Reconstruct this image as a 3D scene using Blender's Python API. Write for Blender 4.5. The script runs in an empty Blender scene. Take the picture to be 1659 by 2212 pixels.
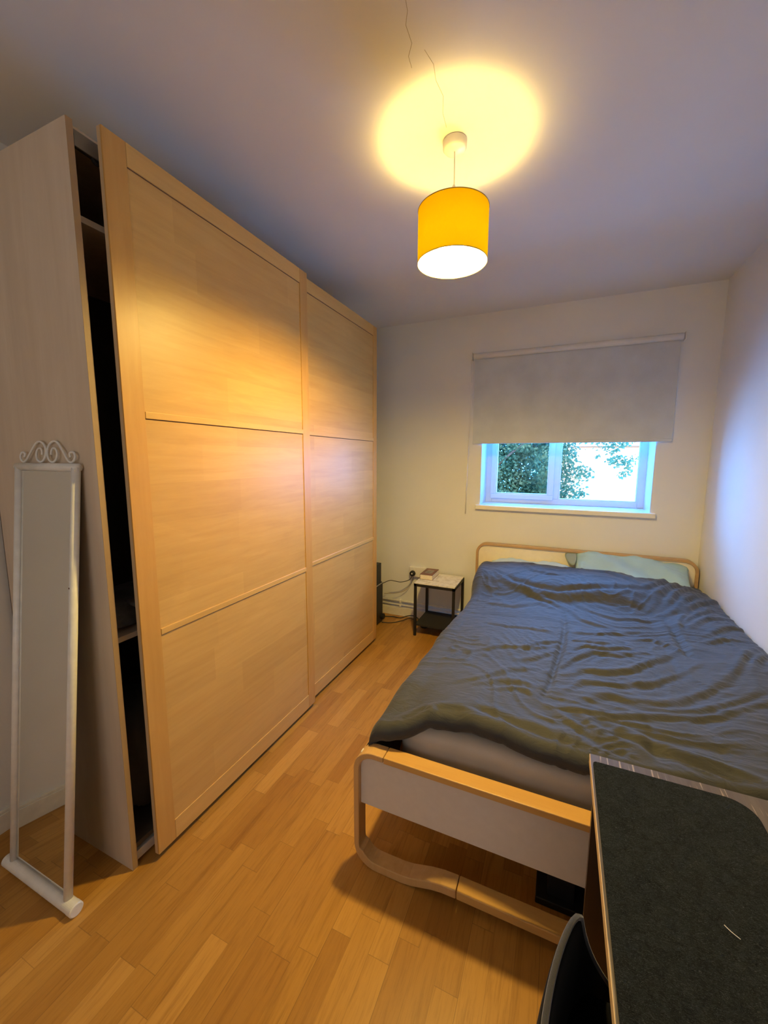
import bpy, bmesh, math, random
import numpy as np
from mathutils import Vector, Matrix
random.seed(7)
PI = math.pi
S = bpy.context.scene
COL = S.collection

# ------------------------------------------------------------------ camera, world, exposure
cam_d = bpy.data.cameras.new('camera')
cam = bpy.data.objects.new('camera', cam_d)
COL.objects.link(cam)
S.camera = cam
YAW, PITCH, ROLL = math.radians(-23.748), math.radians(7.603), math.radians(0.206)
fw = Vector((math.sin(YAW)*math.cos(PITCH), math.cos(YAW)*math.cos(PITCH), -math.sin(PITCH)))
rt = Vector((math.cos(YAW), -math.sin(YAW), 0))
up = rt.cross(fw)
r2 = rt*math.cos(ROLL) + up*math.sin(ROLL)
u2 = -rt*math.sin(ROLL) + up*math.cos(ROLL)
m = Matrix((r2, u2, -fw)).transposed().to_4x4()
m.translation = Vector((0, 0, 1.4368))
cam.matrix_world = m
cam_d.sensor_fit = 'HORIZONTAL'
cam_d.sensor_width = 36.0
cam_d.lens = 866.14/1659*36.0
cam_d.clip_start = 0.02
cam_d.clip_end = 200

S.view_settings.view_transform = 'Standard'
S.view_settings.look = 'None'
S.view_settings.exposure = 0.0
S.view_settings.gamma = 1.0
S.view_settings.use_curve_mapping = False
S.cycles.max_bounces = 12
S.cycles.diffuse_bounces = 8
S.cycles.glossy_bounces = 4
S.cycles.transmission_bounces = 8
S.cycles.transparent_max_bounces = 12
S.cycles.sample_clamp_indirect = 6.0

DAY = (0.080, 0.360, 1.0)        # shaded open sky beyond the bed window, seen by a tungsten white balance
DAY_K = 34.0
DAY2 = (0.93, 0.82, 0.77)      # pale warm tint given to the unseen rear sky, as fill for the room
DAY2_K = 3.2
BULB = (1.0, 0.69, 0.18)
BULB_K = 1420.0

XL, XR, YB, YR, ZC = -1.905, 0.892, 3.319, -1.7, 2.554
world = bpy.data.worlds.new('world')
S.world = world
world.use_nodes = True
wn = world.node_tree
bg = wn.nodes['Background']
wtc = wn.nodes.new('ShaderNodeTexCoord'); wsp = wn.nodes.new('ShaderNodeSeparateXYZ')
wr = wn.nodes.new('ShaderNodeMapRange'); wr.inputs[1].default_value = -.15; wr.inputs[2].default_value = .15
wmx = wn.nodes.new('ShaderNodeMix'); wmx.data_type = 'RGBA'
wn.links.new(wtc.outputs['Generated'], wsp.inputs[0]); wn.links.new(wsp.outputs[1], wr.inputs[0]); wn.links.new(wr.outputs[0], wmx.inputs[0])
wmx.inputs[6].default_value = (*[c*DAY2_K for c in DAY2], 1); wmx.inputs[7].default_value = (*[c*DAY_K for c in DAY], 1)
wn.links.new(wmx.outputs[2], bg.inputs['Color'])
bg.inputs['Strength'].default_value = 1.0

# portals in the window openings: they guide the sky light through them
RWX0, RWX1, RWZ0, RWZ1 = -1.0, .55, .85, 2.15
def portal(name, x, y, z, w, h_, rot):
    pd = bpy.data.lights.new(name, 'AREA')
    pd.shape = 'RECTANGLE'; pd.size = w; pd.size_y = h_
    pd.cycles.is_portal = True
    po = bpy.data.objects.new(name, pd)
    COL.objects.link(po)
    po.location = (x, y, z); po.rotation_euler = (rot, 0, 0)
portal('window_portal', -.005, 3.70, 1.36, 1.19, .60, -PI/2)
portal('window_portal_rear', (RWX0+RWX1)/2, YR-.24, (RWZ0+RWZ1)/2, RWX1-RWX0, RWZ1-RWZ0, PI/2)

# ------------------------------------------------------------------ helpers
def tag(o, label=None, cat=None, group=None, kind=None):
    if label: o['label'] = label
    if cat: o['category'] = cat
    if group: o['group'] = group
    if kind: o['kind'] = kind
    return o

def thing(name, label, cat, loc=(0, 0, 0), group=None):
    o = bpy.data.objects.new(name, None)
    COL.objects.link(o)
    o.location = loc
    o.empty_display_size = 0.1
    return tag(o, label, cat, group)

def wloc(o):
    v = Vector((0, 0, 0))
    while o is not None:
        v += Vector(o.location); o = o.parent
    return v

def obj(name, bm, m, parent=None, smooth=False, local=False, bevel=0, sub=0):
    """Link a bmesh (world coordinates unless local) as one mesh object."""
    bmesh.ops.recalc_face_normals(bm, faces=bm.faces)
    if parent is not None and not local:
        bmesh.ops.translate(bm, verts=bm.verts, vec=-wloc(parent))
    me = bpy.data.meshes.new(name)
    bm.to_mesh(me); bm.free()
    for x in (m if isinstance(m, (list, tuple)) else [m]):
        me.materials.append(x)
    if smooth:
        for p in me.polygons: p.use_smooth = True
    o = bpy.data.objects.new(name, me)
    COL.objects.link(o)
    if parent is not None: o.parent = parent
    if bevel:
        b = o.modifiers.new('bevel', 'BEVEL'); b.width = bevel; b.segments = 2
        b.limit_method = 'ANGLE'; b.angle_limit = math.radians(40)
    if sub:
        s = o.modifiers.new('sub', 'SUBSURF'); s.levels = sub; s.render_levels = sub
    return o

def struct(name, bm, m, **k):
    o = obj(name, bm, m, **k)
    if k.get('parent') is None: o['kind'] = 'structure'
    return o

def box(x0, x1, y0, y1, z0, z1, bm=None):
    bm = bm or bmesh.new()
    v = [bm.verts.new(p) for p in ((x0,y0,z0),(x1,y0,z0),(x1,y1,z0),(x0,y1,z0),(x0,y0,z1),(x1,y0,z1),(x1,y1,z1),(x0,y1,z1))]
    for f in ((0,3,2,1),(4,5,6,7),(0,1,5,4),(1,2,6,5),(2,3,7,6),(3,0,4,7)):
        bm.faces.new([v[i] for i in f])
    return bm

def tube(pts, r, bm=None, n=10, closed=False):
    """A round tube along a polyline; r is a number or one radius per point."""
    bm = bm or bmesh.new()
    P = [Vector(p) for p in pts]
    rs = r if isinstance(r, (list, tuple)) else [r]*len(P)
    rings = []
    nrm = None
    N = len(P)
    for i, p in enumerate(P):
        a = P[i-1] if (i or closed) else P[0]
        b = P[(i+1) % N] if (i < N-1 or closed) else P[-1]
        t = (b-a).normalized()
        if nrm is None:
            ref = Vector((0, 0, 1)) if abs(t.z) < .9 else Vector((1, 0, 0))
            nrm = t.cross(ref).normalized()
        else:
            nrm = (nrm - t*nrm.dot(t)).normalized()
        bn = t.cross(nrm)
        rings.append([bm.verts.new(p + (nrm*math.cos(k*2*PI/n) + bn*math.sin(k*2*PI/n))*rs[i]) for k in range(n)])
    for i in range(N if closed else N-1):
        A, B = rings[i], rings[(i+1) % N]
        for k in range(n):
            bm.faces.new((A[k], A[(k+1) % n], B[(k+1) % n], B[k]))
    if not closed:
        bm.faces.new(rings[0][::-1]); bm.faces.new(rings[-1])
    return bm

def lathe(prof, c=(0, 0, 0), n=48, bm=None, axis='z'):
    """Spin a (radius, height) profile about an axis through c."""
    bm = bm or bmesh.new()
    rings = []
    for r, h in prof:
        ring = []
        for k in range(n):
            a = 2*PI*k/n
            if axis == 'z': p = (c[0]+r*math.cos(a), c[1]+r*math.sin(a), c[2]+h)
            elif axis == 'x': p = (c[0]+h, c[1]+r*math.cos(a), c[2]+r*math.sin(a))
            else: p = (c[0]+r*math.cos(a), c[1]+h, c[2]+r*math.sin(a))
            ring.append(bm.verts.new(p))
        rings.append(ring)
    for A, B in zip(rings, rings[1:]):
        for k in range(n):
            bm.faces.new((A[k], A[(k+1) % n], B[(k+1) % n], B[k]))
    if prof[0][0] > 1e-5: bm.faces.new(rings[0][::-1])
    if prof[-1][0] > 1e-5: bm.faces.new(rings[-1])
    bmesh.ops.remove_doubles(bm, verts=bm.verts, dist=1e-6)
    return bm

def smooth_path(P, k=6):
    """Catmull-Rom through 3D points."""
    P = [Vector(p) for p in P]
    out = []
    for i in range(len(P)-1):
        p0 = P[max(i-1, 0)]; p1 = P[i]; p2 = P[i+1]; p3 = P[min(i+2, len(P)-1)]
        for j in range(k):
            t = j/k
            out.append(0.5*((2*p1)+(p2-p0)*t+(2*p0-5*p1+4*p2-p3)*t*t+(3*p1-p0-3*p2+p3)*t**3))
    out.append(P[-1])
    return out

def band(path, thick, y0, y1, bm=None):
    """Bent-wood strip: an outline in XZ (outer side), swept from y0 to y1, thickened to its right."""
    bm = bm or bmesh.new()
    P = [Vector((a, b)) for a, b in path]
    N = len(P)
    th = thick if isinstance(thick, (list, tuple)) else [thick]*N
    rows = []
    for i, p in enumerate(P):
        a = P[max(i-1, 0)]; b = P[min(i+1, N-1)]
        t = (b-a).normalized()
        n = Vector((t.y, -t.x))
        q = p + n*th[i]
        rows.append([bm.verts.new(v) for v in ((p.x,y0,p.y),(p.x,y1,p.y),(q.x,y1,q.y),(q.x,y0,q.y))])
    for A, B in zip(rows, rows[1:]):
        for k in range(4):
            bm.faces.new((A[k], A[(k+1) % 4], B[(k+1) % 4], B[k]))
    bm.faces.new(rows[0][::-1]); bm.faces.new(rows[-1])
    return bm

# ------------------------------------------------------------------ materials
class G:
    """Small node-graph helper."""
    def __init__(s, name):
        s.m = bpy.data.materials.new(name); s.m.use_nodes = True
        s.t = s.m.node_tree; s.p = s.t.nodes['Principled BSDF']
        s.out = s.t.nodes['Material Output']
    def n(s, typ, **k):
        nd = s.t.nodes.new(typ)
        for a, b in k.items():
            if a in nd.inputs: nd.inputs[a].default_value = b
            else: setattr(nd, a, b)
        return nd
    def l(s, a, b): s.t.links.new(a, b)
    def coord(s, scale=(1, 1, 1), rot=(0, 0, 0)):
        tc = s.n('ShaderNodeTexCoord'); mp = s.n('ShaderNodeMapping')
        mp.inputs['Scale'].default_value = scale; mp.inputs['Rotation'].default_value = rot
        s.l(tc.outputs['Object'], mp.inputs['Vector']); return mp.outputs[0]
    def noise(s, vec, scale, detail=4, rough=.55, dist=0):
        nz = s.n('ShaderNodeTexNoise'); s.l(vec, nz.inputs['Vector'])
        nz.inputs['Scale'].default_value = scale; nz.inputs['Detail'].default_value = detail
        nz.inputs['Roughness'].default_value = rough; nz.inputs['Distortion'].default_value = dist
        return nz.outputs['Fac']
    def ramp(s, fac, stops):
        r = s.n('ShaderNodeValToRGB'); e = r.color_ramp.elements
        while len(e) < len(stops): e.new(.5)
        for i, (p, c) in enumerate(stops):
            e[i].position = p; e[i].color = (*c, 1) if len(c) == 3 else c
        s.l(fac, r.inputs[0]); return r.outputs[0]
    def mix(s, f, a, b, mode='MIX'):
        x = s.n('ShaderNodeMix', data_type='RGBA', blend_type=mode)
        for i, v in ((0, f), (6, a), (7, b)):
            if hasattr(v, 'links'): s.l(v, x.inputs[i])
            elif i == 0: x.inputs[0].default_value = v
            else: x.inputs[i].default_value = (*v, 1)
        return x.outputs[2]
    def math(s, op, a, b=0, c=0):
        x = s.n('ShaderNodeMath', operation=op)
        for i, v in ((0, a), (1, b), (2, c)):
            if hasattr(v, 'links'): s.l(v, x.inputs[i])
            else: x.inputs[i].default_value = v
        return x.outputs[0]
    def bump(s, h, strength=.2, dist=.002):
        b = s.n('ShaderNodeBump'); b.inputs['Strength'].default_value = strength
        b.inputs['Distance'].default_value = dist
        s.l(h, b.inputs['Height']); s.l(b.outputs[0], s.p.inputs['Normal']); return b
    def col(s, c):
        if hasattr(c, 'links'): s.l(c, s.p.inputs['Base Color'])
        else: s.p.inputs['Base Color'].default_value = (*c, 1)
    def set(s, **k):
        for a, b in k.items(): s.p.inputs[a.replace('_', ' ')].default_value = b

def plain(name, c, rough=.6, metal=0, var=.06, scale=30, bump=0, **k):
    g = G(name); v = g.coord(); nz = g.noise(v, scale, 3)
    lo = tuple(x*(1-var) for x in c); hi = tuple(min(1, x*(1+var)) for x in c)
    g.col(g.ramp(nz, [(.3, lo), (.7, hi)]))
    g.set(Roughness=rough, Metallic=metal)
    for a, b in k.items(): g.p.inputs[a.replace('_', ' ')].default_value = b
    if bump: g.bump(nz, bump, .002)
    return g.m

def wood(name, base, dark, light, grain='y', rough=.42, bands=None, fine=1.0, contrast=1.0):
    """Veneer: long streaks along the grain axis, cloudy figure, optional joined bands."""
    sc = {'x': (1, 12, 12), 'y': (12, 1, 12), 'z': (12, 12, 1)}[grain]
    g = G(name); v = g.coord(sc)
    st = g.noise(v, 3.0*fine, 6, .6, .35)
    fl = g.noise(g.coord(tuple(1+(s-1)*.25 for s in sc)), 1.7, 5, .6, 1.2)
    c = g.ramp(st, [(.5-.28/contrast, dark), (.5, base), (.5+.28/contrast, light)])
    c2 = g.ramp(fl, [(.32, tuple(x*.90 for x in base)), (.6, base), (.8, tuple(min(1, x*1.06) for x in light))])
    c = g.mix(.5, c, c2)
    if bands:
        tc = g.n('ShaderNodeTexCoord'); sp = g.n('ShaderNodeSeparateXYZ'); g.l(tc.outputs['Object'], sp.inputs[0])
        ax, w, ln = bands
        row = g.math('FLOOR', g.math('DIVIDE', sp.outputs['XYZ'.index(ax)], w))
        wn_ = g.n('ShaderNodeTexWhiteNoise', noise_dimensions='1D'); g.l(row, wn_.inputs['W'])
        la = {'x': 'X', 'y': 'Y', 'z': 'Z'}[grain]
        seg = g.math('FLOOR', g.math('ADD', g.math('DIVIDE', sp.outputs['XYZ'.index(la)], ln), g.math('MULTIPLY', wn_.outputs['Value'], 7.3)))
        cb = g.n('ShaderNodeCombineXYZ'); g.l(row, cb.inputs[0]); g.l(seg, cb.inputs[1])
        w2 = g.n('ShaderNodeTexWhiteNoise', noise_dimensions='2D'); g.l(cb.outputs[0], w2.inputs['Vector'])
        tone = g.ramp(w2.outputs['Value'], [(0, (.88, .86, .84)), (1, (1.0, 1.0, 1.0))])
        c = g.mix(1.0, c, tone, 'MULTIPLY')
    g.col(c); g.set(Roughness=rough)
    g.bump(st, .05, .001)
    return g.m

# room
def mat_wall():
    g = G('wall_paint'); v = g.coord()
    a = g.noise(v, 1.3, 4); b = g.noise(v, 90, 3)
    g.col(g.ramp(a, [(.3, (.70, .70, .675)), (.7, (.76, .76, .735))]))
    g.set(Roughness=.75); g.bump(g.math('ADD', b, g.math('MULTIPLY', g.noise(v, 14, 3), 1.5)), .18, .0015)
    return g.m
def mat_ceiling():
    g = G('ceiling_paint'); v = g.coord()
    a = g.noise(v, 2.0, 4)
    g.col(g.ramp(a, [(.3, (.72, .70, .66)), (.7, (.75, .73, .69))]))
    g.set(Roughness=.8); g.bump(g.noise(v, 60, 4), .15, .0015)
    return g.m
def mat_floor():
    g = G('oak_strip_floor')
    tc = g.n('ShaderNodeTexCoord'); sp = g.n('ShaderNodeSeparateXYZ'); g.l(tc.outputs['Object'], sp.inputs[0])
    x, y = sp.outputs[0], sp.outputs[1]
    W = .0655
    xr = g.math('DIVIDE', g.math('ADD', x, 10.0), W); row = g.math('FLOOR', xr)
    w1 = g.n('ShaderNodeTexWhiteNoise', noise_dimensions='1D'); g.l(row, w1.inputs['W'])
    ln = g.math('ADD', g.math('MULTIPLY', w1.outputs['Value'], .16), .30)
    yr = g.math('ADD', g.math('DIVIDE', g.math('ADD', y, 10.0), ln), g.math('MULTIPLY', w1.outputs['Value'], 37.7))
    seg = g.math('FLOOR', yr)
    cb = g.n('ShaderNodeCombineXYZ'); g.l(row, cb.inputs[0]); g.l(seg, cb.inputs[1])
    w2 = g.n('ShaderNodeTexWhiteNoise', noise_dimensions='2D'); g.l(cb.outputs[0], w2.inputs['Vector'])
    tone = g.ramp(w2.outputs['Value'], [(0, (.37, .172, .030)), (.35, (.41, .200, .036)), (.7, (.45, .227, .043)), (1, (.53, .280, .062))])
    # grain shifted per strip
    off = g.n('ShaderNodeVectorMath', operation='MULTIPLY_ADD')
    g.l(w2.outputs['Color'], off.inputs[0]); off.inputs[1].default_value = (9, 9, 9); g.l(tc.outputs['Object'], off.inputs[2])
    mp = g.n('ShaderNodeMapping'); mp.inputs['Scale'].default_value = (16, 1.1, 1); g.l(off.outputs[0], mp.inputs['Vector'])
    gr = g.noise(mp.outputs[0], 3.2, 7, .65, .8)
    mp2 = g.n('ShaderNodeMapping'); mp2.inputs['Scale'].default_value = (60, 4, 1); g.l(off.outputs[0], mp2.inputs['Vector'])
    pores = g.noise(mp2.outputs[0], 3.0, 4, .6)
    gc = g.ramp(gr, [(.28, (.60, .52, .44)), (.48, (.93, .91, .88)), (.72, (1.0, 1.0, 1.0))])
    c = g.mix(.8, tone, gc, 'MULTIPLY')
    c = g.mix(.35, c, g.ramp(pores, [(.32, (.62, .55, .48)), (.5, (1, 1, 1))]), 'MULTIPLY')
    # joints
    fx = g.math('FRACT', xr); fy = g.math('FRACT', yr)
    ex = g.math('ABSOLUTE', g.math('SUBTRACT', fx, .5)); ey = g.math('ABSOLUTE', g.math('SUBTRACT', fy, .5))
    jx = g.math('GREATER_THAN', ex, .494); jy = g.math('GREATER_THAN', ey, .4975)
    # board joint: every third strip is darker
    b3 = g.math('LESS_THAN', g.math('FRACT', g.math('DIVIDE', xr, 3.0)), .006)
    j = g.math('MAXIMUM', g.math('MULTIPLY', g.math('MAXIMUM', jx, jy), .42), g.math('MULTIPLY', b3, .60))
    c = g.mix(j, c, (.12, .055, .018))
    g.col(c); g.set(Roughness=.40)
    g.p.inputs['Specular IOR Level'].default_value = .4
    g.bump(g.math('SUBTRACT', g.math('MULTIPLY', gr, .3), j), .12, .001)
    return g.m

M = {}
M['wall'] = mat_wall(); M['ceiling'] = mat_ceiling(); M['floor'] = mat_floor()
M['skirting'] = plain('skirting_paint', (.72, .68, .58), .4)
M['door_panel'] = wood('birch_veneer_panel', (.62, .375, .110), (.50, .28, .070), (.70, .45, .155), 'y', .40, ('Z', .135, .62))
M['door_stile'] = wood('birch_veneer_stile', (.56, .305, .078), (.47, .24, .05), (.63, .37, .11), 'z', .38)
M['door_rail'] = wood('birch_veneer_rail', (.62, .375, .110), (.53, .30, .075), (.70, .45, .15), 'y', .38)
M['door_edge'] = wood('birch_edge', (.52, .38, .22), (.45, .31, .17), (.60, .45, .28), 'z', .5)
M['carcass'] = wood('pale_foil_carcass', (.60, .50, .385), (.53, .43, .32), (.68, .59, .47), 'z', .5, None, .55, 1.3)
M['carcass_edge'] = wood('carcass_edge', (.36, .25, .15), (.32, .21, .12), (.42, .30, .19), 'z', .5)
M['inside'] = wood('wardrobe_inside_shade', (.10, .08, .06), (.08, .065, .05), (.12, .095, .07), 'z', .6)  # carcass board darkened: the shade of the interior is put into the colour
M['track'] = plain('white_metal_track', (.62, .6, .56), .35, .2)
M['dark_metal'] = plain('dark_metal', (.05, .045, .04), .4, .5)
M['white_metal'] = plain('white_enamel', (.74, .74, .72), .35, bump=.03)
M['chip'] = plain('rust_chip', (.12, .04, .02), .8)
M['grey_felt'] = plain('mirror_backing', (.04, .04, .045), .8)
M['birch'] = wood('bed_birch', (.62, .36, .11), (.52, .28, .075), (.70, .45, .17), 'x', .36)
M['birch_side'] = wood('bed_birch_upright', (.60, .37, .15), (.50, .30, .11), (.70, .46, .22), 'z', .36)
M['white_panel'] = plain('white_bed_panel', (.66, .63, .58), .4, var=.03)
M['cream_panel'] = plain('cream_headboard', (.80, .72, .54), .5, var=.03)
M['black_metal'] = plain('black_metal', (.006, .006, .006), .55)
M['black_plastic'] = plain('black_plastic', (.010, .010, .011), .45)
M['ash'] = plain('dark_shelf', (.014, .013, .013), .7)
M['white_plastic'] = plain('white_plastic', (.78, .76, .70), .35, var=.02)
M['pipe'] = plain('painted_pipe', (.76, .74, .68), .35)
M['grey_cable'] = plain('grey_cable', (.32, .28, .20), .5)
M['brass'] = plain('brass_pin', (.7, .6, .35), .3, 1.0)
M['page'] = plain('book_pages', (.80, .72, .58), .8, scale=200, var=.12)
M['cloth_dark'] = plain('folded_clothes', (.16, .15, .14), .9, var=.4, scale=9)

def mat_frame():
    g = G('daylight_tinted_upvc'); v = g.coord()
    g.col(g.ramp(g.noise(v, 8), [(.3, (.58, .66, .72)), (.7, (.62, .70, .76))])); g.set(Roughness=.25); return g.m  # white frame with the blue of the daylight mixed into its colour
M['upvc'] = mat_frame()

def mat_marble():
    g = G('marble_top'); v = g.coord()
    a = g.noise(v, 9, 8, .7, 2.5)
    g.col(g.ramp(a, [(.35, (.50, .46, .42)), (.5, (.74, .71, .68)), (.62, (.80, .78, .76))])); g.set(Roughness=.25); return g.m
M['marble'] = mat_marble()

def fabric(name, c, rough=.85, sheen=.2, weave=700, b=.12, tint=None):
    g = G(name); v = g.coord()
    w = g.noise(v, weave, 2); big = g.noise(v, 5, 4)
    lo = tuple(x*.88 for x in c); hi = tuple(x*1.1 for x in c)
    g.col(g.mix(.35, g.ramp(big, [(.3, lo), (.7, hi)]), g.ramp(w, [(.3, lo), (.7, hi)])))
    g.set(Roughness=rough); g.p.inputs['Sheen Weight'].default_value = sheen
    g.p.inputs['Sheen Roughness'].default_value = .5
    g.bump(w, b, .0008)
    return g.m
M['duvet'] = fabric('charcoal_cotton', (.041, .044, .049), .74, .10)
M['duvet'].node_tree.nodes['Principled BSDF'].inputs['Specular IOR Level'].default_value = .40
def duvet_creases():
    # small crumples of the cotton cover, finer than the modelled folds
    t = M['duvet'].node_tree; p = t.nodes['Principled BSDF']; old = p.inputs['Normal'].links[0].from_node
    tc = t.nodes.new('ShaderNodeTexCoord'); mp = t.nodes.new('ShaderNodeMapping'); mp.inputs['Scale'].default_value = (9, 22, 9)
    nz = t.nodes.new('ShaderNodeTexNoise'); nz.inputs['Scale'].default_value = 1.4; nz.inputs['Detail'].default_value = 5; nz.inputs['Distortion'].default_value = 1.6
    b = t.nodes.new('ShaderNodeBump'); b.inputs['Strength'].default_value = .45; b.inputs['Distance'].default_value = .010
    t.links.new(tc.outputs['Object'], mp.inputs[0]); t.links.new(mp.outputs[0], nz.inputs['Vector']); t.links.new(nz.outputs['Fac'], b.inputs['Height'])
    t.links.new(old.outputs[0], b.inputs['Normal']); t.links.new(b.outputs[0], p.inputs['Normal'])
duvet_creases()
M['sheet'] = fabric('taupe_sheet', (.45, .405, .35), .5, .1)
M['pillow_teal'] = fabric('teal_pillowcase', (.33, .50, .54), .7, .1)
M['pillow_blue'] = fabric('pale_blue_pillowcase', (.48, .62, .66), .7, .1)
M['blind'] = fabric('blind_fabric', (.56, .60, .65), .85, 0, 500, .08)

def mat_felt():
    g = G('charcoal_felt'); v = g.coord()
    f1 = g.noise(g.coord((1, 3, 1), (0, 0, .5)), 160, 6, .75, 3.0); f2 = g.noise(v, 40, 5, .7, 1.5)
    g.col(g.mix(.5, g.ramp(f1, [(.42, (.003, .0038, .005)), (.54, (.014, .018, .023)), (.66, (.13, .15, .17))]),
                g.ramp(f2, [(.35, (.004, .0055, .0075)), (.65, (.020, .026, .032))])))
    g.set(Roughness=1.0); g.p.inputs['Sheen Weight'].default_value = .03; g.p.inputs['Specular IOR Level'].default_value = .05
    g.bump(f1, .6, .002); return g.m
M['felt'] = mat_felt()

def mat_desk():
    g = G('striped_dark_laminate')
    tc = g.n('ShaderNodeTexCoord'); sp = g.n('ShaderNodeSeparateXYZ'); g.l(tc.outputs['Object'], sp.inputs[0])
    mp = g.n('ShaderNodeMapping'); mp.inputs['Scale'].default_value = (1, .03, 1); g.l(tc.outputs['Object'], mp.inputs[0])
    a = g.noise(mp.outputs[0], 60, 2, .5); b = g.noise(mp.outputs[0], 160, 2, .5)
    c = g.ramp(a, [(.4, (.075, .060, .055)), (.6, (.10, .082, .074))])
    c = g.mix(g.ramp(b, [(.60, (0, 0, 0)), (.64, (.8, .8, .8))]), c, (.34, .28, .24))
    g.col(c); g.set(Roughness=.45); return g.m
M['desk'] = mat_desk()
M['desk_side'] = wood('dark_brown_laminate', (.060, .035, .022), (.045, .026, .016), (.075, .045, .030), 'z', .4)
M['desk_edge'] = wood('pale_edge_band', (.62, .45, .28), (.55, .38, .22), (.70, .53, .35), 'y', .5)
M['chair'] = fabric('charcoal_upholstery', (.0025, .0025, .003), .95, .02, 350, .5)
M['chair'].node_tree.nodes['Principled BSDF'].inputs['Specular IOR Level'].default_value = .15
M['chair_pipe'] = fabric('grey_piping', (.030, .030, .032), .9, .3, 350, .4)

def mat_shade():
    g = G('yellow_lampshade'); v = g.coord((1, 1, 1))
    w = g.noise(v, 500, 2)
    d = g.n('ShaderNodeBsdfDiffuse'); d.inputs['Color'].default_value = (.78, .52, .008, 1)
    t = g.n('ShaderNodeBsdfTranslucent')
    g.l(g.ramp(w, [(.3, (.80, .62, .002)), (.7, (.90, .70, .0025))]), t.inputs['Color'])
    mx = g.n('ShaderNodeMixShader'); mx.inputs[0].default_value = .26
    g.l(d.outputs[0], mx.inputs[1]); g.l(t.outputs[0], mx.inputs[2]); g.l(mx.outputs[0], g.out.inputs[0])
    return g.m
def mat_lining():
    g = G('white_shade_lining')
    d = g.n('ShaderNodeBsdfDiffuse'); d.inputs['Color'].default_value = (.9, .85, .60, 1)
    t = g.n('ShaderNodeBsdfTranslucent'); t.inputs['Color'].default_value = (.9, .85, .60, 1)
    mx = g.n('ShaderNodeMixShader'); mx.inputs[0].default_value = .3
    g.l(d.outputs[0], mx.inputs[1]); g.l(t.outputs[0], mx.inputs[2]); g.l(mx.outputs[0], g.out.inputs[0])
    return g.m
M['shade'] = mat_shade(); M['lining'] = mat_lining()
M['shade_trim'] = plain('brass_shade_rim', (.35, .22, .04), .5)
def mat_bulb():
    g = G('glowing_bulb'); g.set(Roughness=.3)
    g.p.inputs['Emission Color'].default_value = (*BULB, 1)
    tc = g.n('ShaderNodeTexCoord'); sp = g.n('ShaderNodeSeparateXYZ'); g.l(tc.outputs['Object'], sp.inputs[0])
    mr = g.n('ShaderNodeMapRange')      # glow graded down towards the collar to hold back light on the ceiling
    for i, v in enumerate((-.372, -.322, BULB_K, BULB_K*.050)): mr.inputs[i+1].default_value = v
    g.l(sp.outputs[2], mr.inputs[0]); g.l(mr.outputs[0], g.p.inputs['Emission Strength'])
    return g.m
M['bulb'] = mat_bulb()

def mat_glass():
    g = G('window_glass')
    tr = g.n('ShaderNodeBsdfTransparent'); tr.inputs[0].default_value = (.93, .95, .95, 1)
    gl = g.n('ShaderNodeBsdfGlossy'); gl.inputs['Roughness'].default_value = .02
    fr = g.n('ShaderNodeFresnel'); fr.inputs[0].default_value = 1.15
    mx = g.n('ShaderNodeMixShader'); g.l(fr.outputs[0], mx.inputs[0]); g.l(tr.outputs[0], mx.inputs[1]); g.l(gl.outputs[0], mx.inputs[2])
    g.l(mx.outputs[0], g.out.inputs[0]); return g.m
M['glass'] = mat_glass()
def mat_mirror():
    g = G('mirror_silver'); g.set(Metallic=1.0, Roughness=.015); g.col((.86, .88, .86)); return g.m
M['mirror'] = mat_mirror()
def mat_leaf():
    g = G('tree_leaf'); v = g.coord(); 
    c = g.ramp(g.noise(v, 3.0, 3), [(.3, (.065, .15, .09)), (.55, (.11, .22, .13)), (.75, (.24, .30, .15))])
    d = g.n('ShaderNodeBsdfDiffuse'); t = g.n('ShaderNodeBsdfTranslucent'); g.l(c, d.inputs[0]); g.l(c, t.inputs[0])
    mx = g.n('ShaderNodeMixShader'); mx.inputs[0].default_value = .4
    g.l(d.outputs[0], mx.inputs[1]); g.l(t.outputs[0], mx.inputs[2]); g.l(mx.outputs[0], g.out.inputs[0]); return g.m
M['leaf'] = mat_leaf()
M['bark'] = plain('tree_bark', (.16, .13, .11), .9, var=.3, bump=.4)
M['render_wall'] = plain('pale_house_render', (.80, .78, .74), .9)
M['roof'] = plain('house_roof', (.35, .30, .27), .9)

# ------------------------------------------------------------------ room shell
T = .30
struct('floor', box(XL-T, XR+T, YR-T, YB+.45, -.12, 0), M['floor'])
ceil = struct('ceiling', box(XL-T, XR+T, YR-T, YB+.45, ZC, ZC+.12), M['ceiling'])
for pts in ([(-.413, 1.05), (-.420, 1.09), (-.436, 1.12), (-.437, 1.17), (-.458, 1.20), (-.461, 1.235)],
            [(-.411, 1.20), (-.400, 1.25), (-.408, 1.30), (-.402, 1.36), (-.420, 1.42), (-.424, 1.48)]):
    obj('hairline_crack', tube([(x, y, ZC-.0002) for x, y in pts], .0007, n=4), plain('crack_shadow', (.42, .36, .26), .9), ceil)
struct('wall_left', box(XL-T, XL, YR-T, YB+.45, 0, ZC), M['wall'])
struct('wall_right', box(XR, XR+T, YR-T, YB+.45, 0, ZC), M['wall'])
bm = box(XL, RWX0, YR-.20, YR, 0, ZC); box(RWX1, XR, YR-.20, YR, 0, ZC, bm)
box(RWX0, RWX1, YR-.20, YR, 0, RWZ0, bm); box(RWX0, RWX1, YR-.20, YR, RWZ1, ZC, bm)
struct('wall_rear', bm, M['wall'])
WX0, WX1, WZ0, WZ1 = -.602, .590, 1.063, 2.13
bm = box(XL, WX0, YB, YB+.42, 0, ZC)
box(WX1, XR, YB, YB+.42, 0, ZC, bm)
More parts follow.
